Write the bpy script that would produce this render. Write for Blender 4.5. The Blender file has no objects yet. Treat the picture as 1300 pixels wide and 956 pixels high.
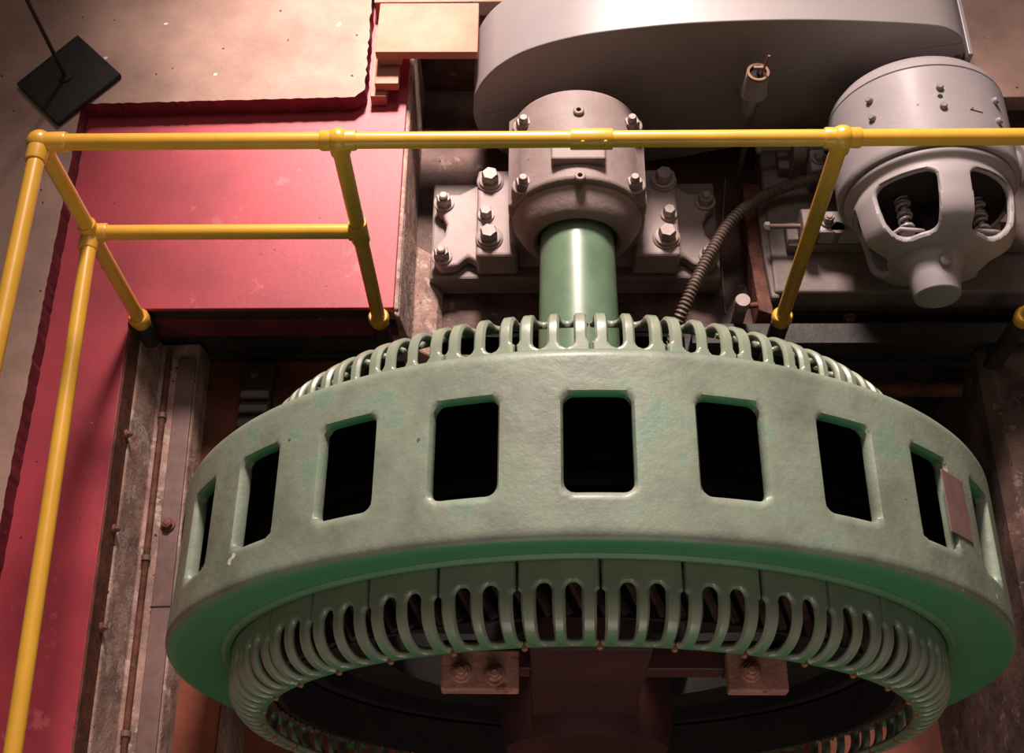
import bpy, bmesh, math, random
import numpy as np
from mathutils import Vector, Matrix
random.seed(4)
PI = math.pi
R = math.radians
SC = bpy.context.scene
COL = SC.collection

# ------------------------------------------------------------------ materials
def mat(name, col, rough=.5, var=.12, vscale=6, bump=.1, bscale=60, specks=None, wear=None, spec=.5, metal=0, coat=0, vcol=None, dots=None, dust=None):
    m = bpy.data.materials.new(name); m.use_nodes = True
    nt = m.node_tree; N = nt.nodes; L = nt.links
    b = N['Principled BSDF']
    b.inputs['Roughness'].default_value = rough
    b.inputs['Metallic'].default_value = metal
    b.inputs['Specular IOR Level'].default_value = spec
    b.inputs['Coat Weight'].default_value = coat
    b.inputs['Coat Roughness'].default_value = .25
    tc = N.new('ShaderNodeTexCoord')
    def noise(scale, detail=5, rgh=.6):
        n = N.new('ShaderNodeTexNoise'); n.inputs['Scale'].default_value = scale
        n.inputs['Detail'].default_value = detail; n.inputs['Roughness'].default_value = rgh
        L.new(tc.outputs['Object'], n.inputs['Vector']); return n
    def mix(fac, a, c):
        x = N.new('ShaderNodeMix'); x.data_type = 'RGBA'
        if isinstance(fac, float): x.inputs[0].default_value = fac
        else: L.new(fac, x.inputs[0])
        for s, v in ((6, a), (7, c)):
            if isinstance(v, tuple): x.inputs[s].default_value = (*v, 1)
            else: L.new(v, x.inputs[s])
        return x.outputs[2]
    def ramp(src, lo, hi):
        r = N.new('ShaderNodeMapRange'); r.inputs[1].default_value = lo; r.inputs[2].default_value = hi
        L.new(src, r.inputs[0]); return r.outputs[0]
    d = vcol or tuple(c * (1 - var * 2.2) for c in col)
    u = tuple(min(1, c * (1 + var)) for c in col)
    n1 = noise(vscale)
    c = mix(ramp(n1.outputs[0], .3, .7), d, u)
    if wear:                                   # (colour, scale, threshold)
        n2 = noise(wear[1], 8, .7)
        c = mix(ramp(n2.outputs[0], wear[2], wear[2] + .04), c, wear[0])
    def flecks(c, colr, scale, thr, size):
        v = N.new('ShaderNodeTexVoronoi'); v.inputs['Scale'].default_value = scale
        L.new(tc.outputs['Object'], v.inputs['Vector'])
        nz = noise(scale * 4, 3); 
        a = N.new('ShaderNodeMath'); a.operation = 'MULTIPLY_ADD'; L.new(nz.outputs[0], a.inputs[0]); a.inputs[1].default_value = .35; 
        L.new(v.outputs['Distance'], a.inputs[2])
        near = N.new('ShaderNodeMath'); near.operation = 'LESS_THAN'; L.new(a.outputs[0], near.inputs[0]); near.inputs[1].default_value = size + .17
        sx = N.new('ShaderNodeSeparateColor'); L.new(v.outputs['Color'], sx.inputs[0])
        g = N.new('ShaderNodeMath'); g.operation = 'GREATER_THAN'; L.new(sx.outputs[0], g.inputs[0]); g.inputs[1].default_value = thr
        q = N.new('ShaderNodeMath'); q.operation = 'MULTIPLY'; L.new(near.outputs[0], q.inputs[0]); L.new(g.outputs[0], q.inputs[1])
        return mix(q.outputs[0], c, colr)
    if specks: c = flecks(c, *specks)
    if dots: c = flecks(c, *dots)
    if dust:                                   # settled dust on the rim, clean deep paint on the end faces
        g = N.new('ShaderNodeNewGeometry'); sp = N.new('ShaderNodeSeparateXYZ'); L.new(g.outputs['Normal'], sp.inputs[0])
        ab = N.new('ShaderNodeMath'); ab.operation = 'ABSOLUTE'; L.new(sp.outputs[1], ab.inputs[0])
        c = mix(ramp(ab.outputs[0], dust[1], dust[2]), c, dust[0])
    L.new(c, b.inputs['Base Color'])
    if bump:
        nb = noise(bscale, 6, .65)
        bp = N.new('ShaderNodeBump'); bp.inputs['Strength'].default_value = bump; bp.inputs['Distance'].default_value = .01
        L.new(nb.outputs[0], bp.inputs['Height']); L.new(bp.outputs[0], b.inputs['Normal'])
    return m

WHITE = (.8, .74, .72)
M = {}
M['red'] = mat('red_floor_paint', (.45, .045, .068), .5, .16, 2.2, .10, 35, specks=(WHITE, 9, .72, .055), dots=((.06, .02, .025), 19, .6, .07), wear=((.50, .10, .115), 5, .62))
M['darkred'] = mat('dark_red_paint', (.16, .018, .03), .6, .25, 9, .25, 30, wear=((.3, .12, .1), 14, .66))
M['concrete'] = mat('concrete', (.42, .265, .215), .85, .2, 2.2, .35, 40, specks=(WHITE, 8, .8, .06), dots=((.05, .04, .035), 14, .6, .08))
M['oldconcrete'] = mat('peeled_concrete', (.46, .29, .24), .9, .25, 9, .8, 30, wear=((.55, .42, .38), 11, .55), dots=((.05, .03, .02), 26, .6, .12))
M['mottled'] = mat('mottled_floor', (.11, .06, .048), .75, .35, 7, .5, 30, wear=((.22, .13, .11), 9, .6), dots=((.02, .012, .01), 20, .6, .12))
M['orange'] = mat('red_oxide_floor', (.22, .055, .025), .7, .3, 3, .2, 20, dots=((.5, .2, .1), 8, .9, .05))
M['rust'] = mat('rusty_steel', (.17, .055, .032), .75, .3, 14, .5, 50, wear=((.08, .03, .02), 20, .58))
M['rustbolt'] = mat('rusted_bolt', (.22, .08, .06), .7, .2, 30, .4, 60)
M['darksteel'] = mat('dark_grimy_steel', (.035, .028, .027), .6, .35, 9, .3, 40, wear=((.08, .04, .03), 12, .62))
M['black'] = mat('black_rubber', (.012, .010, .010), .75, .3, 20, .8, 90, wear=((.035, .028, .026), 60, .6))
M['yellow'] = mat('yellow_gloss_paint', (.85, .46, .05), .34, .05, 8, .03, 50, coat=.35, dots=((.25, .12, .02), 22, .9, .06))
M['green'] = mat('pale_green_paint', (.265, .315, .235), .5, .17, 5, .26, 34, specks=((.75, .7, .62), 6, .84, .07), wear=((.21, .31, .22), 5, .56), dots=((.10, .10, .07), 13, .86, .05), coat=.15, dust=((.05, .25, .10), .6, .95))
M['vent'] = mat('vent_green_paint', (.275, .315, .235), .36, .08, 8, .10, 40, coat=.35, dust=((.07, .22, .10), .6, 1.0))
M['shaftgreen'] = mat('shaft_green_paint', (.15, .25, .15), .38, .14, 4, .06, 30, coat=.4, specks=((.6, .5, .4), 9, .9, .05))
M['grey'] = mat('grey_enamel', (.37, .325, .335), .55, .07, 4, .12, 30, coat=.05, dots=((.12, .09, .08), 10, .9, .05))
M['guard'] = mat('guard_grey_paint', (.31, .275, .275), .45, .05, 2, .05, 30, coat=.15, dots=((.3, .12, .06), 7, .93, .04))
M['warmgrey'] = mat('warm_grey_cast_paint', (.33, .25, .235), .58, .10, 5, .3, 30, dots=((.14, .08, .06), 16, .88, .06))
M['base'] = mat('bed_grey_paint', (.20, .155, .14), .6, .14, 6, .25, 30, dots=((.10, .05, .03), 14, .78, .08), specks=((.55, .42, .36), 13, .92, .08))
M['wood'] = mat('pink_timber', (.52, .215, .145), .7, .14, 5, .2, 60, dots=((.25, .12, .08), 8, .88, .05))
M['bolt'] = mat('painted_bolt', (.34, .27, .245), .5, .1, 20, .1, 80)
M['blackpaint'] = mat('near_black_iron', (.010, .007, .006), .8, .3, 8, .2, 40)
M['copper'] = mat('dusty_winding', (.10, .048, .036), .6, .35, 20, .4, 50)
M['conduit'] = mat('conduit_grey_brown', (.16, .115, .095), .5, .2, 20, .2, 80)
M['brass'] = mat('rusty_brass', (.28, .13, .06), .6, .2, 30, .3, 60)
M['plate'] = mat('pink_brown_plate', (.22, .13, .115), .5, .1, 20, .1, 60)

# ------------------------------------------------------------------ mesh helpers
def link(name, me, m, parent=None, smooth=True, bev=0, bseg=2, angle=35):
    o = bpy.data.objects.new(name, me); COL.objects.link(o)
    if m is not None: me.materials.append(M[m] if isinstance(m, str) else m)
    if parent is not None: o.parent = parent
    if smooth:
        for p in me.polygons: p.use_smooth = True
    if bev:
        b = o.modifiers.new('bevel', 'BEVEL'); b.width = bev; b.segments = bseg; b.limit_method = 'ANGLE'; b.angle_limit = R(angle); b.harden_normals = False
    if smooth:
        try: me.set_sharp_from_angle(angle=R(38))
        except Exception: pass
    return o
def pydata(vs, fs):
    me = bpy.data.meshes.new('mesh'); me.from_pydata([tuple(map(float, v)) for v in vs], [], [tuple(map(int, f)) for f in fs]); me.update(); return me
class MB:
    def __init__(s): s.v = []; s.f = []
    def add(s, vs, fs):
        k = len(s.v); s.v += [tuple(v) for v in vs]; s.f += [tuple(i + k for i in f) for f in fs]; return s
    def box(s, x0, x1, y0, y1, z0, z1, top=None):
        vs = [(x, y, z) for z in (z0, z1) for (x, y) in ((x0, y0), (x1, y0), (x1, y1), (x0, y1))]
        return s.add(vs, [(3, 2, 1, 0), (4, 5, 6, 7), (0, 1, 5, 4), (1, 2, 6, 5), (2, 3, 7, 6), (3, 0, 4, 7)])
    def prism(s, poly, axis, a0, a1):
        """poly = 2D points counter clockwise; extruded along axis"""
        n = len(poly); vs = []
        for a in (a0, a1):
            for (p, q) in poly:
                vs.append({'y': (p, a, q), 'z': (p, q, a), 'x': (a, p, q)}[axis])
        return s.add(vs, [tuple(range(n)), tuple(range(2 * n - 1, n - 1, -1))] + [(i, i + n, (i + 1) % n + n, (i + 1) % n) for i in range(n)])
    def lathe(s, prof, c=(0, 0, 0), ax='z', n=32, cap=True):
        """prof: (a, r) along axis"""
        c = Vector(c); vs = []
        A = {'x': Vector((1, 0, 0)), 'y': Vector((0, 1, 0)), 'z': Vector((0, 0, 1))}[ax] if isinstance(ax, str) else Vector(ax).normalized()
        U = A.orthogonal().normalized(); V = A.cross(U)
        for (a, r) in prof:
            for k in range(n):
                t = 2 * PI * k / n
                vs.append(tuple(c + A * a + U * (r * math.cos(t)) + V * (r * math.sin(t))))
        fs = []
        for i in range(len(prof) - 1):
            for k in range(n):
                fs.append((i * n + k, i * n + (k + 1) % n, (i + 1) * n + (k + 1) % n, (i + 1) * n + k))
        if cap:
            if prof[0][1] > 1e-6: fs.append(tuple(range(n - 1, -1, -1)))
            if prof[-1][1] > 1e-6: fs.append(tuple((len(prof) - 1) * n + k for k in range(n)))
        return s.add(vs, fs)
    def cyl(s, p0, p1, r, n=24, r1=None):
        p0 = Vector(p0); p1 = Vector(p1); return s.lathe([(0, r), ((p1 - p0).length, r if r1 is None else r1)], p0, p1 - p0, n)
    def tube(s, pts, r, n=14, rad=None):
        pts = [Vector(p) for p in pts]; vs = []; up = None
        for i, p in enumerate(pts):
            d = (pts[min(i + 1, len(pts) - 1)] - pts[max(i - 1, 0)]).normalized()
            up = d.orthogonal().normalized() if up is None else (up - d * up.dot(d)).normalized()
            w = d.cross(up); rr = rad[i] if rad else r
            for k in range(n):
                t = 2 * PI * k / n; vs.append(tuple(p + up * (rr * math.cos(t)) + w * (rr * math.sin(t))))
        fs = [(i * n + k, i * n + (k + 1) % n, (i + 1) * n + (k + 1) % n, (i + 1) * n + k) for i in range(len(pts) - 1) for k in range(n)]
        fs += [tuple(range(n - 1, -1, -1)), tuple((len(pts) - 1) * n + k for k in range(n))]
        return s.add(vs, fs)
    def sphere(s, c, r, n=20, sq=(1, 1, 1)):
        prof = [(-math.cos(PI * i / 12), math.sin(PI * i / 12)) for i in range(13)]
        vs = []; 
        for (a, q) in prof:
            for k in range(n):
                t = 2 * PI * k / n; vs.append((c[0] + r * sq[0] * q * math.cos(t), c[1] + r * sq[1] * q * math.sin(t), c[2] + r * sq[2] * a))
        return s.add(vs, [(i * n + k, i * n + (k + 1) % n, (i + 1) * n + (k + 1) % n, (i + 1) * n + k) for i in range(12) for k in range(n)])
    def go(s, name, m, parent=None, bev=0, bseg=2, smooth=True, angle=35):
        me = pydata(s.v, s.f)
        bm = bmesh.new(); bm.from_mesh(me); bmesh.ops.recalc_face_normals(bm, faces=bm.faces); bm.to_mesh(me); bm.free()
        return link(name, me, m, parent, smooth, bev, bseg, angle)
def thing(name, label, cat, loc=(0, 0, 0), group=None):
    o = bpy.data.objects.new(name, None); COL.objects.link(o); o.location = loc; o.empty_display_size = .1
    o['label'] = label; o['category'] = cat
    if group: o['group'] = group
    return o
def tag(o, label, cat, group=None):
    o['label'] = label; o['category'] = cat
    if group: o['group'] = group
    return o
def struct(o): o['kind'] = 'structure'; return o
def local(mb, loc):            # vertices given in world terms -> local to an empty at loc
    mb.v = [(x - loc[0], y - loc[1], z - loc[2]) for x, y, z in mb.v]; return mb

# -------- curved plate with rounded holes: a grid in (u, v), snapped to the outline, with thickness and rounded edges
def shell(name, us, vs, surf, sdf, thick, edge, m, parent, closed=False):
    us = np.asarray(us, float); vs = np.asarray(vs, float)
    U, V = np.meshgrid(us, vs, indexing='ij')
    cu = np.min(np.diff(us)) if len(us) > 1 else 1; cv = np.max(np.diff(vs))
    cell = max(np.max(np.diff(us)), cv)
    for _ in range(3):
        d = sdf(U, V); h = cell * .05
        gu = (sdf(U + h, V) - sdf(U - h, V)) / (2 * h); gv = (sdf(U, V + h) - sdf(U, V - h)) / (2 * h)
        g2 = np.maximum(gu * gu + gv * gv, .25)
        near = (np.abs(d) < .52 * cell)
        lim = .52 * cell
        U = np.where(near, U - np.clip(d * gu / g2, -lim, lim), U); V = np.where(near, V - np.clip(d * gv / g2, -lim, lim), V)
    V = np.clip(V, vs[0], vs[-1])
    if not closed: U = np.clip(U, us[0], us[-1])
    d = sdf(U, V)
    ok = d > -cell * .12
    nu, nv = U.shape
    Pn, Nn = surf(U, V)
    dd = np.clip(d, 0, edge); drop = edge - np.sqrt(np.maximum(edge ** 2 - (edge - dd) ** 2, 0)); drop = drop * .98
    O = Pn - Nn * drop[..., None]; I = Pn - Nn * (thick - drop)[..., None]
    idx = lambda i, j: (i % nu) * nv + j
    faces = []; cnt = {}
    ni = nu if closed else nu - 1
    for i in range(ni):
        i2 = (i + 1) % nu
        for j in range(nv - 1):
            corners = [(i, j), (i2, j), (i2, j + 1), (i, j + 1)]
            good = [c_ for c_ in corners if ok[c_]]
            if len(good) == 3:
                q = tuple(idx(*c_) for c_ in good)
                if sum(d[c_] for c_ in good) > cell * .25:
                    faces.append(q)
                    for a, b in zip(q, q[1:] + q[:1]): cnt[(a, b)] = 1
            if len(good) == 4:
                uc = us[i] + (us[i + 1] - us[i] if i + 1 < nu else us[1] - us[0]) / 2
                m4 = d[i, j] + d[i2, j] + d[i2, j + 1] + d[i, j + 1]
                if m4 < cell * .3 and float(sdf(np.array([[uc]]), np.array([[(vs[j] + vs[j + 1]) / 2]]))[0, 0]) < 0: continue
                q = (idx(i, j), idx(i2, j), idx(i2, j + 1), idx(i, j + 1)); faces.append(q)
                for a, b in zip(q, q[1:] + q[:1]): cnt[(a, b)] = 1
    n = nu * nv
    fs = list(faces) + [tuple(k + n for k in reversed(q)) for q in faces]
    for (a, b) in cnt:
        if (b, a) not in cnt: fs.append((b, a, a + n, b + n))
    allv = np.concatenate([O.reshape(-1, 3), I.reshape(-1, 3)])
    used = np.zeros(2 * n, bool)
    for f in fs:
        for k in f: used[k] = True
    mp = np.cumsum(used) - 1
    me = pydata(allv[used], [[mp[k] for k in f] for f in fs])
    bm = bmesh.new(); bm.from_mesh(me); bmesh.ops.recalc_face_normals(bm, faces=bm.faces); bm.to_mesh(me); bm.free()
    return link(name, me, m, parent)
def path_surface(path):
    """path: (y, r) polyline -> arc length lookup giving y, r and the outward normal in the (y, r) plane"""
    p = np.array(path, float); seg = np.linalg.norm(np.diff(p, axis=0), axis=1); s = np.concatenate([[0], np.cumsum(seg)])
    t = np.gradient(p, s, axis=0); t /= np.linalg.norm(t, axis=1)[:, None]
    return p, s, t
def arcpts(cy, cr, rad, a0, a1, n=8):
    return [(cy + rad * math.cos(R(a0 + (a1 - a0) * i / n)), cr + rad * math.sin(R(a0 + (a1 - a0) * i / n))) for i in range(n + 1)]
def revolve_surf(path, x0, z0, Rm, sign=1):
    p, s, t = path_surface(path)
    def f(U, V):
        th = U / Rm
        y = np.interp(V, s, p[:, 0]); r = np.interp(V, s, p[:, 1]); ty = np.interp(V, s, t[:, 0]); tr = np.interp(V, s, t[:, 1])
        ny, nr = -tr * sign, ty * sign
        L = np.sqrt(ny ** 2 + nr ** 2); ny = ny / L; nr = nr / L
        P = np.stack([x0 + r * np.sin(th), y, z0 + r * np.cos(th)], -1)
        Nn = np.stack([nr * np.sin(th), ny, nr * np.cos(th)], -1)
        return P, Nn
    return f, s[-1]

def hexnut(mb, c, ax, r, h, n=6):
    mb.lathe([(0, r), (h * .8, r), (h, r * .86)], c, ax, n)
def bolt_part(parent, c, loc, r=.032, h=.035, stud=.03, m='bolt', ax='z', washer=True, label=None):
    A = Vector({'z': (0, 0, 1), 'x': (1, 0, 0), 'y': (0, -1, 0)}[ax]) if isinstance(ax, str) else Vector(ax).normalized()
    c = Vector(c); mb = MB()
    if washer: mb.lathe([(0, r * 1.45), (.008, r * 1.45), (.010, r * 1.35)], c, A, 24)
    hexnut(mb, c + A * .008, A, r * 1.08, h)
    if stud: mb.lathe([(0, r * .62), (stud * .8, r * .62), (stud, r * .45)], c + A * h, A, 18)
    local(mb, loc)
    return mb.go('bolt', m, parent, smooth=True, angle=30)

# ================================================================== SETTING
X0 = .147                           # generator axis
# red floor, z = 0
def yawobj(o, piv, ang):            # turn a structure about a vertical line
    o.matrix_world = Matrix.Translation(Vector((piv[0], piv[1], 0))) @ Matrix.Rotation(ang, 4, 'Z') @ Matrix.Translation(Vector((-piv[0], -piv[1], 0)))
b = MB()
b.prism([(-1.603, 2.46), (-.573, 2.463), (-.573, 4.6), (-3.2, 4.6), (-3.2, .0), (-1.497, .0)], 'z', -.02, 0)
struct(b.go('floor', 'red', bev=.003, smooth=False))
# raised concrete slab (left and behind)
def jag(p0, p1, n, amp):            # slightly chipped edge
    out = []
    for i in range(n):
        t = i / n; q = Vector(p0).lerp(Vector(p1), t)
        d = (Vector(p1) - Vector(p0)).normalized(); nn = Vector((-d.y, d.x))
        a = (random.random() - .5) * 2 * amp if i else 0
        out.append(tuple(q + nn * a))
    return out
edge = jag((-1.85, .0), (-1.937, 3.414), 160, .0022) + jag((-1.937, 3.414), (-.782, 3.444), 60, .0022) + jag((-.782, 3.444), (-.742, 3.484), 3, .002) + jag((-.742, 3.484), (-.752, 4.8), 60, .005)
poly = edge + [(-.752, 4.8), (-5.2, 4.8), (-5.2, .0)]
def cap_mesh(poly, z0, z1, name, m):
    bm = bmesh.new(); vt = [bm.verts.new((x, y, z1)) for x, y in poly]; vb = [bm.verts.new((x, y, z0)) for x, y in poly]
    f = bm.faces.new(vt); n = len(poly)
    for i in range(n): bm.faces.new((vt[i], vb[i], vb[(i + 1) % n], vt[(i + 1) % n]))
    bmesh.ops.triangulate(bm, faces=[f]); bmesh.ops.recalc_face_normals(bm, faces=bm.faces)
    me = bpy.data.meshes.new(name); bm.to_mesh(me); bm.free(); return me
me = cap_mesh(poly, .001, .09, 'slab', 'concrete')
o = link('floor', me, 'concrete', smooth=False); me.materials.append(M['darkred'])
for p in me.polygons:
    if abs(p.normal.z) < .5: p.material_index = 1
struct(o)
# joint across the left slab is a thin groove
b = MB(); b.prism([(-.735, 3.98), (1.76, 3.98), (1.76, 3.42), (5.0, 3.42), (5.0, 7), (-.735, 7)], 'z', .0, .09)
struct(b.go('floor', 'concrete', smooth=False, bev=.006))
b = MB(); b.box(-5.2, -.735, 4.8, 7, .0, .09); struct(b.go('floor', 'concrete', smooth=False))
# sunken machine floor
b = MB(); b.box(-.573, 4.0, 2.60, 3.95, -.56, -.46); b.box(-.573, .62, 2.44, 2.6, -.56, -.46)
struct(b.go('floor', 'mottled', smooth=False, bev=.01))
# side wall of the sunken floor (pink-brown render), bulging towards the front
b = MB()
b.prism([(-.62, 0.0 - .021), (-.573, -.021), (-.558, -.03), (-.552, -.46), (-.62, -.46)], 'y', 2.47, 3.95)
b.prism([(-.573, -.46), (-.573, -.03), (-.556, -.05), (-.53, -.30), (-.44, -.40), (-.42, -.46)], 'y', 2.45, 2.95)
struct(b.go('wall_left', 'oldconcrete', bev=.012, smooth=False))
b = MB(); b.box(-.573, 4.0, 3.95, 4.05, -.56, .0); b.box(1.78, 4.0, 3.42, 3.95, -.46, .0)
struct(b.go('wall_back', 'mottled', smooth=False))
# pit: back wall under the floor edge
b = MB()
b.box(-1.62, -.58, 2.475, 2.60, -.10, -.021)
b.box(-1.62, .66, 2.50, 2.62, -1.9, -.46)
b.box(-1.62, -.58, 2.52, 2.62, -.46, -.24)
b.box(.67, 3.2, 2.70, 2.78, -1.9, -.565)
struct(b.go('wall_back', 'darksteel', smooth=False, bev=.004))
b = MB(); b.box(-1.62, -.57, 2.468, 2.51, -.235, -.10)
struct(b.go('trim_1', 'darkred', smooth=False, bev=.006))
# beam carrying the right sockets
b = MB(); b.prism([(2.47, -.30), (2.56, -.30), (2.56, -.33), (2.52, -.33), (2.52, -.48), (2.56, -.48), (2.56, -.51), (2.47, -.51), (2.47, -.48), (2.505, -.48), (2.505, -.33), (2.47, -.33)], 'x', .62, 2.6)
struct(b.go('trim_2', 'darksteel', smooth=False))
# pit floor, very low
b = MB(); b.box(-1.75, 2.2, -.8, 2.6, -1.75, -1.65); struct(b.go('floor', 'orange', smooth=False))
# left pit wall: stepped
YA = .043
b = MB()
b.prism([(-1.605, -.021), (-1.598, -.13), (-1.585, -.14), (-1.57, -.36), (-1.418, -.36), (-1.408, -.42), (-1.408, -1.66), (-2.0, -1.66), (-2.0, -.021)][::-1], 'y', -.2, 2.5)
o = b.go('wall_left', 'oldconcrete', smooth=False, bev=.01); yawobj(o, (-1.6, 2.39), YA); struct(o)
b = MB()
b.prism([(2.16, -.0), (2.16, -.14), (2.10, -.36), (1.84, -.36), (1.80, -.42), (1.80, -1.66), (2.5, -1.66), (2.5, 0)], 'y', -.2, 2.5)
struct(b.go('wall_right', 'mottled', smooth=False, bev=.01))
b = MB(); b.box(2.16, 4, -.2, 2.6, -.05, 0); struct(b.go('floor', 'concrete', smooth=False))

# ------------------------------------------------ bits in the left pit
def turned(name, label, cat, base=(-1.6, 2.39, 0)):
    t = thing(name, label, cat, base); t.rotation_euler = (0, 0, YA); return t
def L0(mb): return local(mb, (-1.6, 2.39, 0))
t = turned('edge_angle', 'narrow rusty steel strip bolted along the left pit edge below the red floor', 'steel strip')
L0(MB().box(-1.606, -1.592, -.2, 2.40, -.135, -.004)).go('strip', 'rust', t, bev=.002, smooth=False)
for y in (1.97, 1.59, 1.225, .75):
    bolt_part(t, (-1.592, y, -.105), (-1.6, 2.39, 0), .012, .012, .014, 'rustbolt', 'x')
t = turned('conduit_pipe', 'thin brown pipe running along the ledge of the left pit wall', 'pipe')
L0(MB().tube([(-1.537, -.2, -.348), (-1.537, 1.2, -.346), (-1.537, 2.44, -.346)], .013)).go('pipe', 'rust', t)
for y in (.9, 1.55, 2.15):
    L0(MB().lathe([(0, .018), (.02, .018)], (-1.537, y, -.346), 'y', 16)).go('clip', 'plate', t)
t = turned('steel_flat', 'flat grey-pink steel bar with one rusty bolt lying on the left pit ledge', 'steel bar')
L0(MB().box(-1.497, -1.424, -.2, 2.42, -.36, -.345)).go('bar', 'plate', t, bev=.004, smooth=False)
bolt_part(t, (-1.465, 1.69, -.345), (-1.6, 2.39, 0), .019, .02, .012, 'rustbolt')
L0(MB().box(-1.50, -1.424, 1.365, 1.371, -.3455, -.3435)).go('joint', 'black', t, smooth=False)
tag(MB().prism([(-1.40, .2), (-1.19, .2), (-1.19, 1.86), (-.75, 1.86), (-.75, 2.495), (-1.40, 2.495)], 'z', -.53, -.50).go('cover_plate', 'orange', smooth=False), 'orange-brown floor plate low in the pit between ledge and generator', 'cover plate')
rb = (-1.185, 2.28, -.499)
t = thing('ribbed_block', 'dark ribbed steel block on the orange-brown plate left of the generator', 'block', rb)
local(MB().box(-1.25, -1.12, 2.08, 2.47, -.499, -.45), rb).go('body', 'darksteel', t, bev=.005, smooth=False)
for k in range(4):
    local(MB().box(-1.245, -1.125, 2.09 + k * .065, 2.125 + k * .065, -.45, -.42), rb).go('rib', 'base', t, bev=.008)
bolt_part(t, (-1.20, 2.405, -.45), rb, .012, .012, .008, 'brass')
# rusty horizontal pipe at right
t = thing('horizontal_pipe', 'rusty horizontal pipe with a joint under the motor bed at the right', 'pipe', (1.7, 2.42, -.62))
local(MB().cyl((.55, 2.42, -.62), (1.79, 2.42, -.62), .035), (1.7, 2.42, -.62)).go('pipe', 'rust', t)
local(MB().cyl((1.27, 2.42, -.62), (1.33, 2.42, -.62), .047), (1.7, 2.42, -.62)).go('coupling', 'rust', t, bev=.004)
for x in (.75, 1.7): local(MB().box(x, x + .03, 2.42, 2.695, -.64, -.60), (1.7, 2.42, -.62)).go('bracket', 'darksteel', t)

# ================================================================== RAILING
rl = (-1.56, 2.415, 0)
t = thing('guard_railing', 'yellow tubular guard railing around the edge of the machine pit', 'railing', rl)
RY = 2.413; PR = .0265
xs = [-1.56, -.626, .928, 1.852]
def rp(mb, name, m='yellow', **k): return local(mb, rl).go(name, m, t, **k)
rp(MB().cyl((xs[0], RY, 1.1), (2.9, RY, 1.1), PR), 'top_rail')
rp(MB().tube([(xs[0], RY, 1.1), (-1.54, 1.61, 1.1), (-1.50, -.4, 1.1)], PR), 'top_rail')
rp(MB().cyl((xs[0], RY, .6), (xs[1], RY, .6), PR), 'mid_rail')
rp(MB().tube([(xs[0], RY, .6), (-1.482, .866, .6), (-1.42, -.4, .6)], PR), 'mid_rail')
for x in xs:
    rp(MB().cyl((x, RY, -.02), (x, RY, 1.1), PR), 'post')
    rp(MB().lathe([(-.03, .034), (-.005, .040), (.018, .040), (.026, .034), (.026, PR)], (x, RY, 0), 'z', 28), 'base_collar')
    s_ = MB().lathe([(-.17 if x < 0 else -.45, .036), (-.03, .036)], (x, RY, 0), 'z', 24)
    s_.box(x - .02, x + .02, RY + .02, 2.50, -.15 if x < 0 else -.42, -.07 if x < 0 else -.34)
    rp(s_, 'socket', 'darksteel')
def fitting(c, arms, r=.034, ball=.039):
    mb = MB().sphere(c, ball)
    for a in arms:
        A = Vector(a).normalized(); l = Vector(a).length
        mb.lathe([(0, r * .95), (l - .006, r), (l, r * .93), (l, PR)], c, A, 26)
    return mb
rp(fitting((xs[0], RY, 1.1), [(.085, 0, 0), (0, -.075, 0), (0, 0, -.06)], .033, .040), 'corner_fitting')
rp(fitting((xs[0], RY, .6), [(.06, 0, 0), (0, -.07, 0), (0, 0, -.055), (0, 0, .055)], .033, .036), 'corner_fitting')
for x in (xs[1], xs[2], xs[3]):
    rp(fitting((x, RY, 1.1), [(.056, 0, 0), (-.056, 0, 0), (0, 0, -.06)], .033, .040), 'tee_fitting')
rp(fitting((xs[1], RY, .6), [(-.035, 0, 0), (0, 0, -.055), (0, 0, .055)], .033, .034), 'tee_fitting')
rp(MB().lathe([(-.065, PR), (-.065, .032), (-.06, .0335), (.06, .0335), (.065, .032), (.065, PR)], (.158, RY, 1.1), 'x', 28), 'coupling_sleeve')
for dx in (-.028, .042):
    rp(MB().lathe([(0, .006), (.006, .004)], (.158 + dx, RY - .027, 1.121), (0, -.8, .6), 10), 'set_screw')

# ================================================================== GENERATOR
gl = (X0, 1.25, -1.39)
gen = thing('generator', 'large round pale green generator casing with square windows and slotted end vents', 'generator', gl)
GS = .976; gen.scale = (GS, 1, GS); gen.location = (X0 - .005, gl[1] + .018, gl[2] * GS)   # rim radius 1.355 m
# housing shell
path = [(1.075, 1.175), (1.050, 1.18), (1.036, 1.19), (1.032, 1.21), (1.018, 1.28), (1.003, 1.353)]
path += [(p, r) for p, r in arcpts(1.031, 1.360, .028, 180, 90, 10)][1:]
path += [(1.10, 1.388), (1.2, 1.388), (1.3, 1.388), (1.4, 1.388), (1.46, 1.388)]
path += arcpts(1.495, 1.350, .038, 90, 25, 8)[1:] + [(1.55, 1.31), (1.565, 1.25), (1.575, 1.205), (1.575, 1.17)]
surf, Ltot = revolve_surf(path, 0, 0, 1.388)
pa, sa, ta = path_surface(path)
NW = 25
def vof(y):                          # arc length of the cylinder part at y
    i = [k for k in range(len(pa)) if pa[k, 1] > 1.3879]; return np.interp(y, pa[i, 0], sa[i])
vc = (vof(1.128) + vof(1.392)) / 2; hv = .134; hw = .090; cr = .03
W = 2 * PI * 1.388 / NW
ph = .0
def sdf_h(U, V):
    u = (U - ph + W / 2) % W - W / 2
    qx = np.abs(u) - (hw - cr); qy = np.abs(V - vc) - (hv - cr)
    out = np.sqrt(np.maximum(qx, 0) ** 2 + np.maximum(qy, 0) ** 2) + np.minimum(np.maximum(qx, qy), 0) - cr
    return out
nU = NW * 40
us = np.linspace(-PI * 1.388, PI * 1.388, nU + 1)[:-1]
vs_ = np.linspace(0, Ltot, 92)
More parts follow.
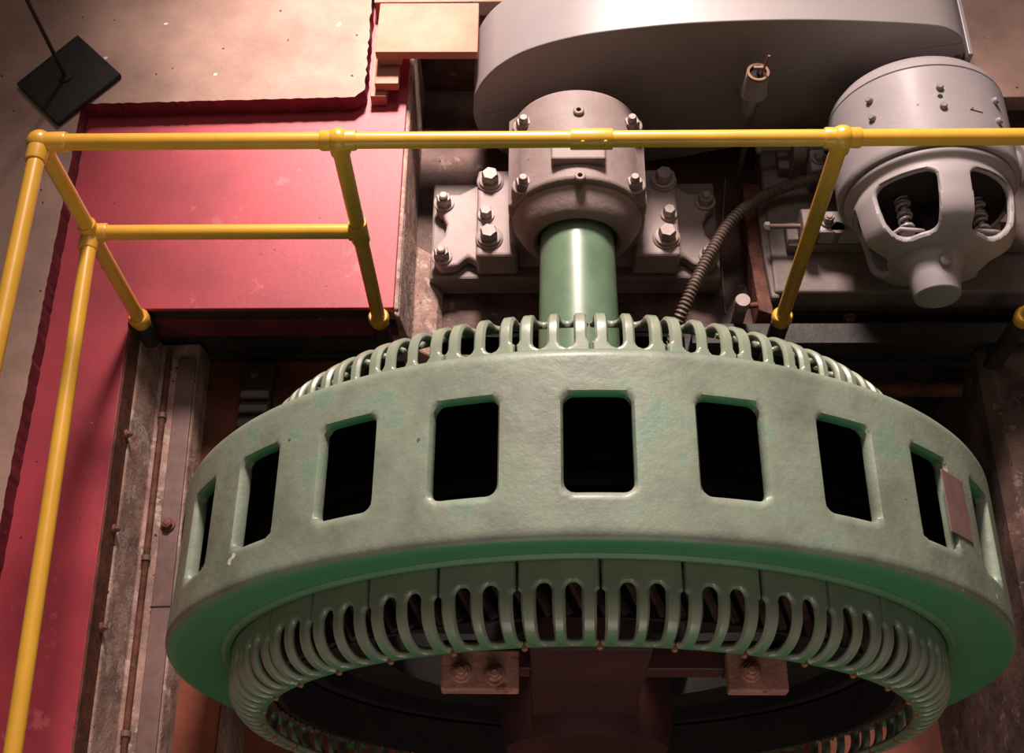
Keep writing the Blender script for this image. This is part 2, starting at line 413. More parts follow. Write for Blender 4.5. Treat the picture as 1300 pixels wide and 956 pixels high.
def fixshell(o, off): o.location = off; return o
o = shell('housing', us, vs_, lambda U, V: surf(U, V), sdf_h, .042, .010, 'green', gen, closed=True)
o.location = (0, -gl[1], 1.39)
o['label'] = 'pale green cast casing ring with rounded square windows'
# raised lip line where the vent castings seat
o = MB().lathe([(1.045, 1.172), (1.024, 1.185), (1.022, 1.200), (1.030, 1.212), (1.05, 1.212)], (0, 0, 0), 'y', 180, cap=False).go('seat_ring', 'green', gen); o.location = (0, -gl[1], 1.39)
# vent castings
NS = 34; WS = 2 * PI * 1.178 / NS
def bell(y0, sgn, cyl, far):
    p = [(y0, 1.178), (y0 + sgn * cyl * .5, 1.178), (y0 + sgn * cyl, 1.178)]
    c = (y0 + sgn * cyl, 1.078)
    for i in range(1, 11):
        a = R(9 * i); p.append((c[0] + sgn * .1 * math.sin(a), c[1] + .1 * math.cos(a)))
    p.append((y0 + sgn * (cyl + .1), 1.05))
    return p
def stad(u, v, uc, v0, v1, r):
    vv = np.clip(v, v0 + r, v1 - r); return np.sqrt((u - uc) ** 2 + (v - vv) ** 2) - r
def casting_sdf(v0, v1, Lt):
    def f(U, V):
        h = WS / 2 - .0026
        d = np.minimum(h - np.abs(U), np.minimum(V, Lt - V))
        d = np.minimum(d, stad(U, V, -WS * .175, v0, v1, WS * .097)); d = np.minimum(d, stad(U, V, WS * .175, v0, v1, WS * .097))
        for s in (-1, 1): d = np.minimum(d, stad(U, V, s * WS / 2, v0 + .018, v1, WS * .05))
        return d
    return f
def vents(y0, sgn, cyl, v0, v1, theta0, name_):
    p = bell(y0, sgn, cyl, 0); sf, Lt = revolve_surf(p, 0, 0, 1.178, sgn)
    h = WS / 2 - .0026
    us_ = np.linspace(-h, h, 43); vv = np.linspace(0, Lt, 62)
    first = shell(name_, us_, vv, sf, casting_sdf(v0, v1, Lt), .022, .009, 'vent', gen)
    first.rotation_euler = (0, theta0, 0); first.location = (0, -gl[1], 1.39)
    for k in range(1, NS):
        c = first.copy(); COL.objects.link(c); c.parent = gen
        c.rotation_euler = (0, theta0 + 2 * PI * k / NS, 0); c.location = (0, -gl[1], 1.39)
vents(1.036, -1, .100, .066, .262, R(.34) + PI / NS, 'front_vent_casting')
vents(1.555, 1, .132, .085, .302, R(-.1) + PI / NS, 'rear_vent_casting')
# small lugs on the front lip
for k in range(NS):
    a = R(.34) + 2 * PI * k / NS; rr = 1.058
    c_ = Vector((rr * math.sin(a), .848, rr * math.cos(a)))
    o = MB().lathe([(0, .009), (.016, .009), (.020, .005)], (0, 0, 0), (0, -1, 0), 8).go('lip_screw', 'brass', gen) if k == 0 else o.copy()
    if k: COL.objects.link(o); o.parent = gen
    o.location = (c_.x, c_.y - gl[1], c_.z + 1.39)
# stator core with cooling ducts (dark) and end windings
prof = [(1.06, 1.0)]
y = 1.06
while y < 1.5:
    prof += [(y, 1.13), (y + .045, 1.13), (y + .047, 1.06), (y + .06, 1.06)]; y += .062
prof += [(1.5, 1.0)]
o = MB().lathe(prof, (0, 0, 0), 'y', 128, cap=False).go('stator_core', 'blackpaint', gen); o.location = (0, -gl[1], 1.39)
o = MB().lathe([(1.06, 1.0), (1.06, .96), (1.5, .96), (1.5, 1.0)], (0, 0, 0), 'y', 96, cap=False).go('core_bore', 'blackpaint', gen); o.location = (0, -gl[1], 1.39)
def winding(y0, sgn):
    m_ = MB(); n = 132
    for k in range(n):
        a = 2 * PI * k / n; pts = []
        for q in range(7):
            tt = q / 6; aa = a + .075 * tt; r_ = 1.085 - .03 * tt; yy = y0 + sgn * .15 * tt
            pts.append((r_ * math.sin(aa), yy, r_ * math.cos(aa)))
        m_.tube(pts, .013, 6)
    return m_
for y0, sg in ((1.07, -1), (1.5, 1)):
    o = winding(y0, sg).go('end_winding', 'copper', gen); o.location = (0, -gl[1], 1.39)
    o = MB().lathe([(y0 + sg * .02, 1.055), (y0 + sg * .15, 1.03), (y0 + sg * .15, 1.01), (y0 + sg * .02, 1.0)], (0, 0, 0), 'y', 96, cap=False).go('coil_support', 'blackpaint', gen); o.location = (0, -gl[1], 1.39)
# terminal nameplate on the right side
def on_ring(th, y, r=1.388): return Vector((X0 + r * math.sin(th), y, r * math.cos(th)))
def patch(th0, th1, y0, y1, r, thk, name, m, lab=None, x0=X0, z0=0, parent=gen, loc=gl, skew=0):
    m_ = MB(); n = 8; vs = []
    for rr in (r, r + thk):
        for (i, yy) in ((0, y0), (1, y1)):
            for k in range(n + 1):
                a = th0 + (th1 - th0) * k / n + skew * i
                vs.append((x0 + rr * math.sin(a), yy, z0 + rr * math.cos(a)))
    q = lambda l, i, k: l * 2 * (n + 1) + i * (n + 1) + k
    fs = []
    for k in range(n):
        fs += [(q(1, 0, k), q(1, 0, k + 1), q(1, 1, k + 1), q(1, 1, k)), (q(0, 0, k), q(0, 1, k), q(0, 1, k + 1), q(0, 0, k + 1)),
               (q(0, 0, k), q(0, 0, k + 1), q(1, 0, k + 1), q(1, 0, k)), (q(0, 1, k), q(1, 1, k), q(1, 1, k + 1), q(0, 1, k + 1))]
    fs += [(q(0, 0, 0), q(1, 0, 0), q(1, 1, 0), q(0, 1, 0)), (q(0, 0, n), q(0, 1, n), q(1, 1, n), q(1, 0, n))]
    m_.add(vs, fs); local(m_, loc); o = m_.go(name, m, parent, bev=0)
    if lab: o['label'] = lab
    return o
pl = patch(R(45.2), R(50.6), 1.175, 1.355, 1.388, .004, 'nameplate', 'plate', 'dull pink-brown rectangular plate')
# concealed feet carrying the casing on the pit floor
for sx in (-1, 1):
    m_ = MB().box(X0 + sx * .9 - .15, X0 + sx * .9 + .15, 1.1, 1.45, -1.692, -.98)
    local(m_, gl).go('foot', 'green', gen, bev=.01)

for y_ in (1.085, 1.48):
    o = MB().lathe([(y_ - .004, 1.10), (y_ - .004, 1.345), (y_ + .004, 1.345), (y_ + .004, 1.10), (y_ - .004, 1.10)], (0, 0, 0), 'y', 128, cap=False).go('light_shield', 'blackpaint', gen); o.location = (0, -gl[1], 1.39)  # black rings added to stop light and keep the casing windows dark

# rotor with green shaft
sl = (X0, 1.6, 0)
rot = thing('rotor', 'thick green rotor shaft running from the generator into the grey bearing', 'rotor', sl)
prof = [(.9, 0.0), (.9, .13), (1.6, .155), (2.2, .152), (2.95, .148)]
local(MB().lathe([(.9, .13), (1.55, .13), (1.58, .158), (2.2, .157), (2.78, .148), (3.2, .148), (3.2, .09), (3.46, .09)], (X0, 0, 0), 'y', 64), sl).go('shaft', 'shaftgreen', rot)
local(MB().lathe([(1.1, .14), (1.1, .34), (1.5, .34), (1.5, .14)], (X0, 0, 0), 'y', 48, cap=False), sl).go('hub', 'blackpaint', rot, bev=.01)
local(MB().lathe([(1.12, .70), (1.12, .90), (1.46, .90), (1.46, .70), (1.12, .70)], (X0, 0, 0), 'y', 72, cap=False), sl).go('rim', 'blackpaint', rot, bev=.01)
for k in range(6):
    a = 2 * PI * k / 6 + .5; d = Vector((math.sin(a), 0, math.cos(a))); w = Vector((math.cos(a), 0, -math.sin(a)))
    m_ = MB(); vs = []
    for yy in (1.2, 1.4):
        for (rr, s) in ((.3, -.08), (.3, .08), (.72, .06), (.72, -.06)):
            p = Vector((X0, yy, 0)) + d * rr + w * s; vs.append(tuple(p))
    m_.add(vs, [(0, 1, 2, 3), (7, 6, 5, 4), (0, 4, 5, 1), (1, 5, 6, 2), (2, 6, 7, 3), (3, 7, 4, 0)])
    local(m_, sl).go('spoke', 'blackpaint', rot, bev=.01)

# end bearing bracket in front of the rotor: dark maroon arm with bolted lugs
fl = (X0, .93, -1.65)
fb = thing('front_bracket', 'dark maroon bearing bracket inside the front opening of the generator', 'bracket', fl)
M['maroon'] = mat('maroon_paint', (.055, .016, .014), .6, .2, 5, .15, 30)
M['pinkcast'] = mat('pinkish_primer_cast', (.42, .20, .15), .6, .2, 10, .5, 26, wear=((.2, .07, .05), 14, .6))
local(MB().box(-.03, .29, .86, 1.0, -1.65, .985), fl).go('column', 'maroon', fb, bev=.01, smooth=False)
local(MB().lathe([(.82, .16), (.80, .22), (.80, .26), (.88, .28), (1.05, .28)], (X0, 0, 0), 'y', 48), fl).go('bearing_cover', 'maroon', fb)
for (xa, xb, zt) in ((-.27, -.06, .80), (.50, .66, .80)):
    local(MB().box(xa, xb, .80, .91, zt - .05, zt), fl).go('lug', 'pinkcast', fb, bev=.006, smooth=False)
    local(MB().box(xa if xa > 0 else -.03, -.03 if xa < 0 else xb, .86, .90, zt - .12, zt - .06), fl).go('arm', 'maroon', fb, bev=.004)
    local(MB().box(min(xa, .27), max(xb, -.01), .87, .95, zt - .14, zt - .05), fl).go('cross_arm', 'maroon', fb, bev=.004)
for (bx, by) in ((-.215, .845), (-.125, .838), (.56, .85)):
    bolt_part(fb, (bx, by, .80), fl, .019, .02, .014, 'pinkcast')

# ================================================================== BEARING PEDESTAL
bl = (X0, 3.0, -.46)
bp = thing('bearing_pedestal', 'warm grey cast bearing housing with domed cap gripping the green shaft', 'bearing', bl)
def bpart(mb, name, m='warmgrey', **k): return local(mb, bl).go(name, m, bp, **k)
bpart(MB().box(X0 - .62, X0 + .62, 2.80, 3.30, -.46, -.33), 'sole_plate', 'base', bev=.012, smooth=False)
# lower wings, curved plan outline
for s in (-1, 1):
    prof = [(.24, 2.82), (.40, 2.84), (.455, 2.875), (.50, 2.83), (.57, 2.82), (.60, 2.86), (.60, 2.93), (.56, 2.98), (.55, 3.04), (.57, 3.09), (.60, 3.12), (.60, 3.17), (.56, 3.20), (.50, 3.20), (.40, 3.26), (.24, 3.28)]
    pts = [(X0 + s * a, b_) for a, b_ in prof]
    if s > 0: pts = pts
    else: pts = pts[::-1]
    bpart(MB().prism(pts, 'z', -.33, -.27), 'wing', bev=.014, bseg=3, smooth=False)
    for y in (2.875, 3.15):
        bolt_part(bp, (X0 + s * .565, y, -.27), bl, .031, .038, .028)
# upper foot flange
for s in (-1, 1):
    e_ = .015 if s > 0 else 0
    x0, x1 = sorted((X0 + s * .24, X0 + s * (.415 + e_)))
    bpart(MB().box(x0, x1, 2.80, 3.24, -.30, -.15), 'flange', bev=.016, bseg=3, smooth=False)
    for y in (2.885, 3.175):
        bpart(MB().lathe([(-.02, .058), (.006, .058), (.012, .052)], (X0 + s * (.36 + e_), y, -.15), 'z', 28), 'boss')
        bolt_part(bp, (X0 + s * (.36 + e_), y, -.138), bl, .034, .045, 0)
    bolt_part(bp, (X0 + s * (.375 + e_), 3.00, -.15), bl, .024, .04, 0)
# body
bpart(MB().box(X0 - .275, X0 + .275, 2.85, 3.30, -.33, .02), 'body', bev=.02, bseg=3, smooth=False)
# cap: extruded arch with soft shoulders
arch = []
for i in range(33):
    a = PI * i / 32; arch.append((X0 + .262 * math.cos(a), .03 + .262 * math.sin(a)))
arch = [(X0 + .275, .02), (X0 + .275, .10)] + [q for q in arch if q[1] > .115 ] + [(X0 - .275, .10), (X0 - .275, .02)]
bpart(MB().prism(arch, 'y', 2.86, 3.31), 'cap', bev=.018, bseg=4, smooth=True, angle=50)
# stud lugs
for sx in (-1, 1):
    for y in (2.915, 3.21):
        c_ = (X0 + sx * .218 + .004, y, .02)
        bpart(MB().lathe([(0, .052), (.135, .048), (.15, .040)], c_, 'z', 26), 'stud_lug', bev=0)
        bolt_part(bp, (c_[0], c_[1], .17), bl, .030, .034, .034)
# seal ring round the shaft
bpart(MB().lathe([(2.88, .262), (2.855, .262), (2.838, .25), (2.805, .232), (2.78, .215), (2.764, .195), (2.760, .175), (2.770, .160), (2.88, .158)], (X0, 0, 0), 'y', 72, cap=False), 'seal_ring')
# inspection lid
bpart(MB().box(X0 - .105, X0 + .105, 2.935, 3.075, .20, .322), 'inspection_lid', bev=.008, smooth=False)
for y in (2.87, 3.19):
    z = .288
    bpart(MB().lathe([(0, .022), (.014, .022), (.018, .018), (.018, .010), (-.002, .010)], (X0 + .005, y, z), 'z', 24, cap=False), 'oil_hole_ring')
    bpart(MB().lathe([(0, .0102), (.004, .0102)], (X0 + .005, y, z), 'z', 16), 'oil_hole', 'black')

# ================================================================== BELT GUARD
yl = (.7, 3.47, -.45)
bg = thing('belt_guard', 'big grey sheet metal belt guard with bulbous left end behind the bearing', 'belt guard', yl)
outl = [(-.290, -.08), (-.287, .0), (-.268, .10), (-.207, .211), (-.117, .30), (-.027, .355), (.102, .405), (.232, .438), (.479, .475), (.641, .489), (.909, .5), (1.128, .497), (1.349, .483), (1.515, .468), (1.594, .454), (1.665, .405), (1.70, .346), (1.715, .295), (1.715, -.05), (1.60, -.14), (1.2, -.22), (.79, -.32), (.62, -.38), (.3, -.43), (.051, -.443), (-.10, -.40), (-.22, -.28), (-.275, -.17)]
def smooth_closed(pts, it=2):
    for _ in range(it):
        q = []
        for i in range(len(pts)):
            a, b_ = pts[i], pts[(i + 1) % len(pts)]
            q += [(a[0] * .75 + b_[0] * .25, a[1] * .75 + b_[1] * .25), (a[0] * .25 + b_[0] * .75, a[1] * .25 + b_[1] * .75)]
        pts = q
    return pts
og = smooth_closed(outl)
m_ = MB().prism([(x, z) for x, z in og], 'y', 3.47, 3.82)
local(m_, yl).go('cover', 'guard', bg, bev=.006, bseg=3, smooth=True, angle=50)
# folded seam across the front sheet and rim flange on the right end
m_ = MB().tube([(-.25, 3.469, -.06), (.5, 3.469, .10), (1.1, 3.469, .235), (1.69, 3.469, .36)], .004, 8)
local(m_, yl).go('seam', 'guard', bg)
m_ = MB().box(1.716, 1.735, 3.44, 3.84, -.1, .33); local(m_, yl).go('end_flange', 'guard', bg, bev=.004, smooth=False)
bolt_part(bg, (1.69, 3.47, .275), yl, .012, .012, .006, 'rustbolt', 'y')
# top fitting
m_ = MB().lathe([(0, .09), (.03, .09), (.035, .07), (.10, .07)], (1.27, 3.80, .475), 'z', 30); local(m_, yl).go('top_boss', 'guard', bg)
bolt_part(bg, (1.42, 3.76, .475), yl, .018, .02, .01)
m_ = MB().box(.0, .5, 3.55, 3.75, -.46, -.40); local(m_, yl).go('foot', 'guard', bg)
local(MB().box(1.3, 1.6, 3.55, 3.75, -.46, -.15), yl).go('foot', 'guard', bg)

# oiler standpipe in front of the guard
ol = (.862, 3.33, .09)
oc = thing('oil_cup', 'grey oil cup with rusty open top fixed on a bent pipe before the belt guard', 'oil cup', ol)
def op(mb, n, m, **k): return local(mb, ol).go(n, m, oc, **k)
op(MB().tube([(.862, 3.33, .25), (.860, 3.33, .14), (.86, 3.335, .11), (.86, 3.36, .09), (.86, 3.469, .085)], .022), 'standpipe', 'guard')
op(MB().lathe([(.225, .03), (.23, .052), (.238, .055), (.248, .050), (.345, .045)], (.862, 3.33, 0), 'z', 28), 'cup', 'guard')
op(MB().lathe([(.345, .044), (.36, .045), (.36, .034), (.346, .034)], (.862, 3.33, 0), 'z', 28, cap=False), 'rim', 'brass')
op(MB().lathe([(.3455, .034), (.347, .034)], (.862, 3.33, 0), 'z', 24), 'well', 'black')
op(MB().box(.842, .882, 3.328, 3.338, .375, .385).add(*MB().cyl((.862, 3.333, .34), (.862, 3.333, .38), .006, 10).__dict__.values()), 'tee_handle', 'plate')
op(MB().cyl((.875, 3.325, .345), (.893, 3.34, .44), .005, 10), 'needle', 'brass')
o2 = (.885, 3.36, -.46)
t2 = thing('grease_nipple', 'small dark grease fitting on a short pipe right beside the oil cup', 'grease fitting', o2)
local(MB().cyl((.885, 3.36, -.46), (.885, 3.36, .12), .012), o2).go('pipe', 'conduit', t2)
local(MB().lathe([(.12, .022), (.16, .022), (.17, .01), (.20, .009)], (.885, 3.36, 0), 'z', 8), o2).go('nipple', 'conduit', t2)
# thin cable
tag(MB().tube([(.83, 3.40, -.45), (.815, 3.30, -.30), (.80, 3.1, -.40), (.79, 2.9, -.44), (.79, 2.7, -.45)], .0035, 8).go('cable', 'conduit'), 'thin dark cable hanging beside the left edge of the motor bed', 'cable')

# ================================================================== MOTOR BED
ml = (1.55, 2.95, -.46)
bed = thing('motor_bed', 'heavy grey-brown machine bed with rusty left edge under the electric motor', 'machine bed', ml)
local(MB().box(.965, 2.75, 2.68, 3.44, -.46, -.25), ml).go('bed_plate', 'base', bed, bev=.014, bseg=3, smooth=False)
local(MB().prism([(.888, 3.27), (.885, 2.95), (.905, 2.625), (.964, 2.60), (.964, 3.27)], 'z', -.46, -.30), ml).go('edge_strip', 'rust', bed, bev=.006, smooth=False)
local(MB().prism([(.930, 3.2), (.940, 2.85), (.955, 2.66), (.99, 2.66), (.99, 3.2)], 'z', -.30, -.262), ml).go('rounded_edge', 'base', bed, bev=.012, smooth=False)
local(MB().box(.95, 2.75, 2.66, 2.70, -.46, -.40), ml).go('front_lip', 'darksteel', bed, bev=.004, smooth=False)
bolt_part(bed, (1.305, 2.655, -.41), ml, .02, .02, .01, 'rustbolt', 'y')
# slide rails
def slide(y, lab):
    l = (1.5, y, -.25); s_ = thing('slide_rail', lab, 'slide rail', l, None)
    local(MB().box(1.03, 2.35, y - .06, y + .06, -.25, -.19), l).go('rail', 'base', s_, bev=.01, smooth=False)
    local(MB().prism([(y - .075, -.25), (y + .075, -.25), (y + .07, -.11), (y + .045, -.08), (y - .045, -.08), (y - .07, -.11)], 'x', 1.075, 1.135), l).go('stop_block', 'base', s_, bev=.01, smooth=False)
    local(MB().cyl((.94, y, -.135), (1.20, y, -.135), .011, 16), l).go('adjusting_screw', 'plate', s_)
    local(MB().lathe([(0, .012), (.004, .02), (.022, .02), (.026, .014)], (.925, y, -.135), 'x', 6), l).go('screw_head', 'bolt', s_)
    local(MB().cyl((1.22, y - .03, -.19), (1.22, y - .03, -.10), .028, 20), l).go('foot_stud', 'base', s_)
slide(2.93, 'front grey slide rail with adjusting screw, half hidden by the yellow post')
slide(3.33, 'rear grey slide rail with adjusting screw, just below the top rail')

# flexible conduit
cp = [(.49, 2.30, -.62), (.52, 2.40, -.42), (.56, 2.53, -.24), (.61, 2.64, -.19), (.665, 2.755, -.19), (.72, 2.86, -.19), (.785, 2.97, -.19), (.85, 3.045, -.185), (.93, 3.105, -.18), (1.02, 3.15, -.175), (1.12, 3.17, -.15), (1.25, 3.17, -.10)]
def catmull(pts, n):
    out = []
    P = [Vector(p) for p in pts]; P = [P[0] * 2 - P[1]] + P + [P[-1] * 2 - P[-2]]
    for i in range(1, len(P) - 2):
        for k in range(n):
            t_ = k / n; a, b_, c, d = P[i - 1:i + 3]
            out.append(.5 * ((2 * b_) + (c - a) * t_ + (2 * a - 5 * b_ + 4 * c - d) * t_ ** 2 + (3 * b_ - a - 3 * c + d) * t_ ** 3))
    out.append(P[-2]); return out
cc = catmull(cp, 60)
s_ = 0; rad = []
for i, p in enumerate(cc):
    if i: s_ += (p - cc[i - 1]).length
    rad.append(.0245 + .0035 * math.sin(s_ * 2 * PI / .017))
tag(MB().tube(cc, .02, 16, rad).go('flexible_conduit', 'conduit', angle=80), 'ribbed flexible conduit curving from the motor down behind the generator vents', 'conduit')

# capped pipe stub at pit edge
cl = (.80, 2.55, -.5)
cs = thing('capped_pipe', 'short upright grey pipe with pale round cap at the pit edge', 'pipe', cl)
local(MB().cyl((.814, 2.585, -.52), (.814, 2.585, -.165), .026), cl).go('pipe', 'conduit', cs)
local(MB().lathe([(-.195, .031), (-.16, .032), (-.15, .029)], (.814, 2.585, 0), 'z', 28), cl).go('cap', 'bolt', cs)
local(MB().cyl((.835, 2.585, -.2), (.88, 2.59, -.2), .012), cl).go('branch', 'rust', cs)

# ================================================================== ELECTRIC MOTOR
MX, MZ = 1.515, .15
el = (MX, 3.05, -.19)
em = thing('electric_motor', 'grey open frame electric motor with arched end windows on the machine bed', 'motor', el)
def ep(mb, n, m='grey', **k): return local(mb, el).go(n, m, em, **k)
ep(MB().lathe([(2.875, .300), (2.875, .336), (2.885, .343), (2.90, .345), (3.235, .345), (3.238, .339), (3.243, .345), (3.28, .335), (3.315, .31), (3.33, .26), (3.335, .12)], (MX, 0, MZ), 'y', 96), 'frame')
ep(MB().lathe([(3.33, .13), (3.36, .12), (3.39, .10), (3.466, .10)], (MX - .02, 0, MZ + .03), 'y', 40), 'rear_boss', 'base')
# end bell with windows
bpth = [(2.872, .318), (2.862, .322), (2.85, .318), (2.835, .300), (2.82, .296), (2.80, .300), (2.77, .302), (2.72, .296), (2.67, .288), (2.635, .276), (2.61, .256), (2.59, .225), (2.578, .185), (2.572, .14), (2.568, .09)]
bpth = [(a, b_) for a, b_ in bpth]
def densify(p, n=3):
    P = catmull([(a, b_, 0) for a, b_ in p], n); return [(q.x, q.y) for q in P]
bd = densify(bpth)
bs, bL = revolve_surf(bd, 0, 0, .28, -1)
pb, sb, tb = path_surface(bd)
v0 = np.interp(-2.80, -pb[:, 0], sb); v1 = np.interp(-2.580, -pb[:, 0], sb)
Wb = 2 * PI * .28 / 5
def sdf_b(U, V):
    u = (U + Wb * .5 - Wb * .5) % Wb - Wb / 2       # window centres half way between bars
    t_ = np.clip((V - v0) / (v1 - v0), 0, 1)
    half = (.118 - .025 * t_ ** 2)
    c = .045
    qx = np.abs(u) - (half - c); qy = np.abs(V - (v0 + v1) / 2) - ((v1 - v0) / 2 - c)
    return np.sqrt(np.maximum(qx, 0) ** 2 + np.maximum(qy, 0) ** 2) + np.minimum(np.maximum(qx, qy), 0) - c
o = shell('end_bell', np.linspace(0, 2 * PI * .28, 5 * 60 + 1)[:-1], np.linspace(0, bL, 100), bs, sdf_b, .026, .010, 'grey', em, closed=True)
o.rotation_euler = (0, 0, 0); o.location = (MX - el[0], -el[1], MZ - el[2])
ep(MB().lathe([(2.59, .135), (2.565, .125), (2.53, .108), (2.50, .096), (2.425, .086), (2.42, .083), (2.418, .078)], (MX - .03, 0, MZ - .01), 'y', 48), 'bearing_boss')
ep(MB().lathe([(2.4185, .070), (2.415, .070)], (MX - .03, 0, MZ - .01), 'y', 40), 'boss_cap')
ep(MB().lathe([(0, .025), (.025, .022), (.030, .015)], (MX - .015, 2.52, MZ + .085), (0, -.3, 1), 20), 'grease_plug', 'bolt')
# armature and brush gear seen through the windows
ep(MB().lathe([(2.60, .04), (2.60, .07), (2.80, .07), (2.80, .295), (2.86, .295)], (MX, 0, MZ), 'y', 40), 'commutator_blackout', 'blackpaint')  # commutator plus a black disc added so the bell windows look dark inside
def helix(c, ax0, ax1, r, turns):
    a = Vector(ax0); b_ = Vector(ax1); d = (b_ - a); A = d.normalized(); U = A.orthogonal().normalized(); V = A.cross(U)
    n = turns * 14; return [a + d * (i / n) + U * r * math.cos(2 * PI * i / 14) + V * r * math.sin(2 * PI * i / 14) for i in range(n + 1)]
for dx, dz in ((-.135, .09), (.15, .08)):
    ep(MB().tube(helix(0, (MX + dx, 2.64, MZ + dz), (MX + dx - .005, 2.86, MZ + dz), .022, 7), .006, 8), 'brush_spring', 'guard')
    ep(MB().cyl((MX + dx, 2.64, MZ + dz), (MX + dx, 2.86, MZ + dz), .012, 14), 'brush_spindle', 'guard')
    for k in range(4):
        ep(MB().lathe([(0, .03), (.006, .03)], (MX + dx, 2.66 + k * .055, MZ + dz), 'y', 18), 'insulator_disc', 'guard')
    ep(MB().tube([(MX + dx - .07, 2.64, MZ + dz - .03), (MX + dx - .03, 2.65, MZ + dz + .015), (MX + dx + .03, 2.64, MZ + dz + .02), (MX + dx + .06, 2.65, MZ + dz)], .008, 10), 'brush_arm', 'grey')
    ep(MB().box(MX + dx - .02, MX + dx + .03, 2.64, 2.67, MZ + dz - .04, MZ + dz + .005), 'brush_block', 'guard', bev=.005)
# screws, plate and hole on the frame
def on_motor(thd, y, r=.345):
    a = R(thd); return Vector((MX + r * math.sin(a), y, MZ + r * math.cos(a))), Vector((math.sin(a), 0, math.cos(a)))
for thd, y in ((-45, 3.15), (-45, 3.065), (-2, 3.125), (-2, 3.035), (38.5, 3.12), (37.5, 3.02)):
    p, n_ = on_motor(thd, y)
    ep(MB().lathe([(-.004, .014), (.012, .014), (.017, .010)], p, n_, 14), 'screw', 'guard')
p, n_ = on_motor(-2.5, 3.085); ep(MB().lathe([(-.002, .010), (.001, .010)], p, n_, 16), 'vent_hole', 'black')
patch(R(15), R(24), 3.03, 3.14, .345, .004, 'name_plate', 'grey', None, MX, MZ, em, el)
# feet and side conduit box
for sx, yy in ((-1, 2.93), (-1, 3.33 - .08), (1, 2.93), (1, 3.25)):
    x0, x1 = sorted((MX + sx * .16, MX + sx * .37))
    ep(MB().box(x0, x1, yy - .055, yy + .055, -.19, -.10), 'foot', bev=.012, smooth=False)
    bolt_part(em, (MX + sx * .335, yy, -.10), el, .022, .03, .015)
ep(MB().lathe([(.26, .062), (.38, .062), (.385, .085), (.42, .085), (.425, .075), (.62, .075)], (MX, 3.02, MZ - .02), (1, .05, -.02), 36), 'cable_gland')
ep(MB().box(MX + .2, MX + .26, 2.90, 3.2, MZ - .34, MZ - .1), 'side_rib', bev=.01)

# ================================================================== TIMBER, STAND
tag(MB().prism([(-.693, 3.592), (-.262, 3.588), (-.262, 3.866), (-.688, 3.868)], 'z', .155, .20).go('wooden_plank', 'wood', bev=.004, smooth=False), 'pale pink timber plank lying across to the belt guard', 'plank')
tag(MB().box(-.722, -.655, 3.47, 3.86, .001, .062).go('wooden_block', 'wood', bev=.003, smooth=False), 'long timber packer lying lowest under the left plank end', 'timber block', 'timber packers')
tag(MB().box(-.700, -.60, 3.50, 3.72, .063, .108).go('wooden_block', 'wood', bev=.003, smooth=False), 'short timber offcut in the middle of the packing under the plank', 'timber block', 'timber packers')
tag(MB().box(-.68, -.585, 3.60, 3.85, .109, .1545).go('wooden_block', 'wood', bev=.003, smooth=False), 'timber packer topmost of the packing, directly under the plank', 'timber block', 'timber packers')
# square base stand
kl = (-2.017, 3.535, .09)
st = thing('barrier_post', 'thin black post on a square black rubber base on the concrete floor', 'post', kl)
st.rotation_euler = (0, 0, 0)
base = [(-2.013, 3.781), (-2.227, 3.508), (-2.010, 3.289), (-1.787, 3.556)]
local(MB().prism(base, 'z', .0905, .118), kl).go('base', 'black', st, bev=.006, smooth=False)
local(MB().lathe([(.118, .03), (.126, .028), (.13, .012)], (-2.02, 3.538, 0), 'z', 24), kl).go('foot_boss', 'black', st)
local(MB().cyl((-2.02, 3.538, .125), (-2.02, 3.538, 1.15), .0085), kl).go('pole', 'black', st)

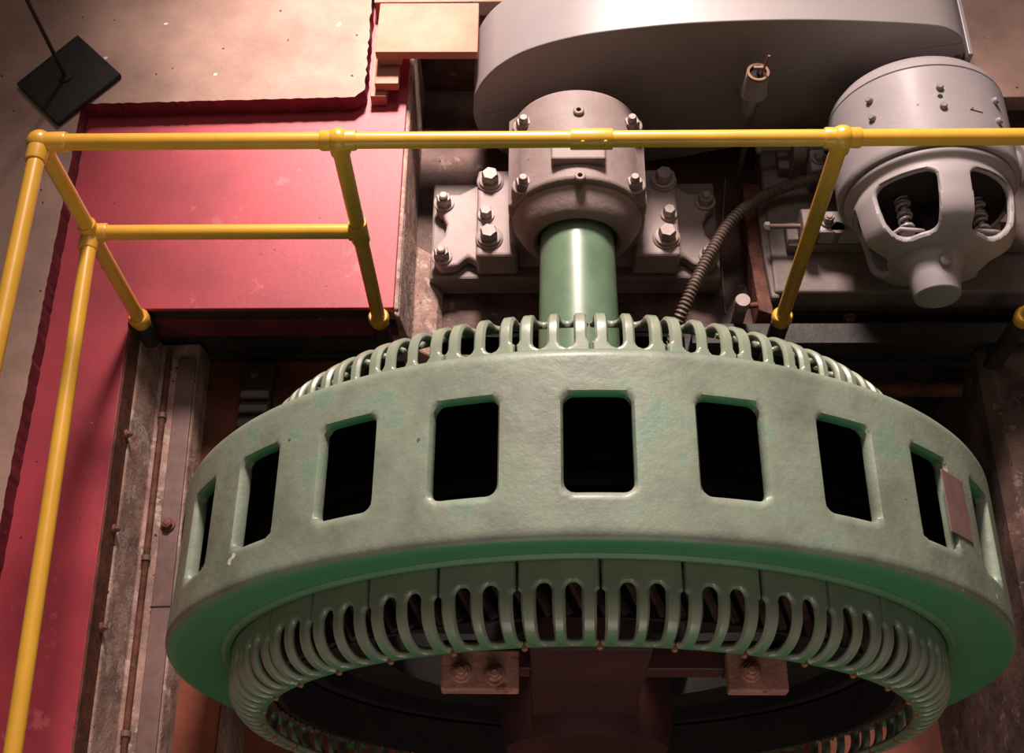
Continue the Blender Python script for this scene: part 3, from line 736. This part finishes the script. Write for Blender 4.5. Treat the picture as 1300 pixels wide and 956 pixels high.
# ================================================================== LIGHT
w = bpy.data.worlds.new('hall'); SC.world = w; w.use_nodes = True
bgn = w.node_tree.nodes['Background']; bgn.inputs[0].default_value = (1.0, .74, .66, 1); bgn.inputs[1].default_value = .065
def spot(name, loc, target, energy, col, size, blend, radius):
    l = bpy.data.lights.new(name, 'SPOT'); l.energy = energy; l.color = col; l.spot_size = R(size); l.spot_blend = blend; l.shadow_soft_size = radius
    o = bpy.data.objects.new(name, l); COL.objects.link(o); o.location = loc
    o.rotation_euler = (Vector(target) - Vector(loc)).to_track_quat('-Z', 'Y').to_euler(); return o
spot('hall_lamp', (-.2, 7.2, 5.4), (.35, 2.3, .6), 4600, (1, .82, .745), 46, 1.0, .75)
spot('skylight_beam', (-.3, 7.6, 6.4), (-.80, 4.0, .1), 8000, (1, .83, .745), 15.5, 1.0, .5)
def area(name, loc, target, energy, col, sx, sy):
    l = bpy.data.lights.new(name, 'AREA'); l.shape = 'RECTANGLE'; l.size = sx; l.size_y = sy; l.energy = energy; l.color = col
    o = bpy.data.objects.new(name, l); COL.objects.link(o); o.location = loc
    o.rotation_euler = (Vector(target) - Vector(loc)).to_track_quat('-Z', 'Y').to_euler(); return o
area('top_fill', (.5, 4.4, 6.2), (.2, 1.6, 0), 35, (1, .90, .84), 2.5, 1.6)  # unseen soft fill lamp, added overhead
area('front_fill', (.2, -1.9, 2.0), (.15, 1.2, .7), 32, (1, .84, .74), 3.0, 1.0)  # unseen fill lamp, added low in front to brighten the generator's front side

# ================================================================== CAMERA
cam = bpy.data.cameras.new('camera'); co = bpy.data.objects.new('camera', cam); COL.objects.link(co)
Mx = np.array([[0.99973278, -0.00188592, -0.02303936], [0.00956254, -0.87365289, 0.48645573], [-0.02104582, -0.48654606, -0.8734014]])
right, up, back = Mx[:, 0], -Mx[:, 1], -Mx[:, 2]
co.matrix_world = Matrix(((right[0], up[0], back[0], 0), (right[1], up[1], back[1], 0), (right[2], up[2], back[2], 4.15), (0, 0, 0, 1)))
cam.sensor_width = 36; cam.sensor_fit = 'HORIZONTAL'; cam.lens = 1577 * 36 / 1300; cam.shift_y = -44.5 / 1300
cam.clip_start = .05; cam.clip_end = 100
SC.camera = co
SC.view_settings.view_transform = 'Standard'; SC.view_settings.look = 'None'; SC.view_settings.gamma = 1; SC.view_settings.use_curve_mapping = False
SC.view_settings.exposure = 0
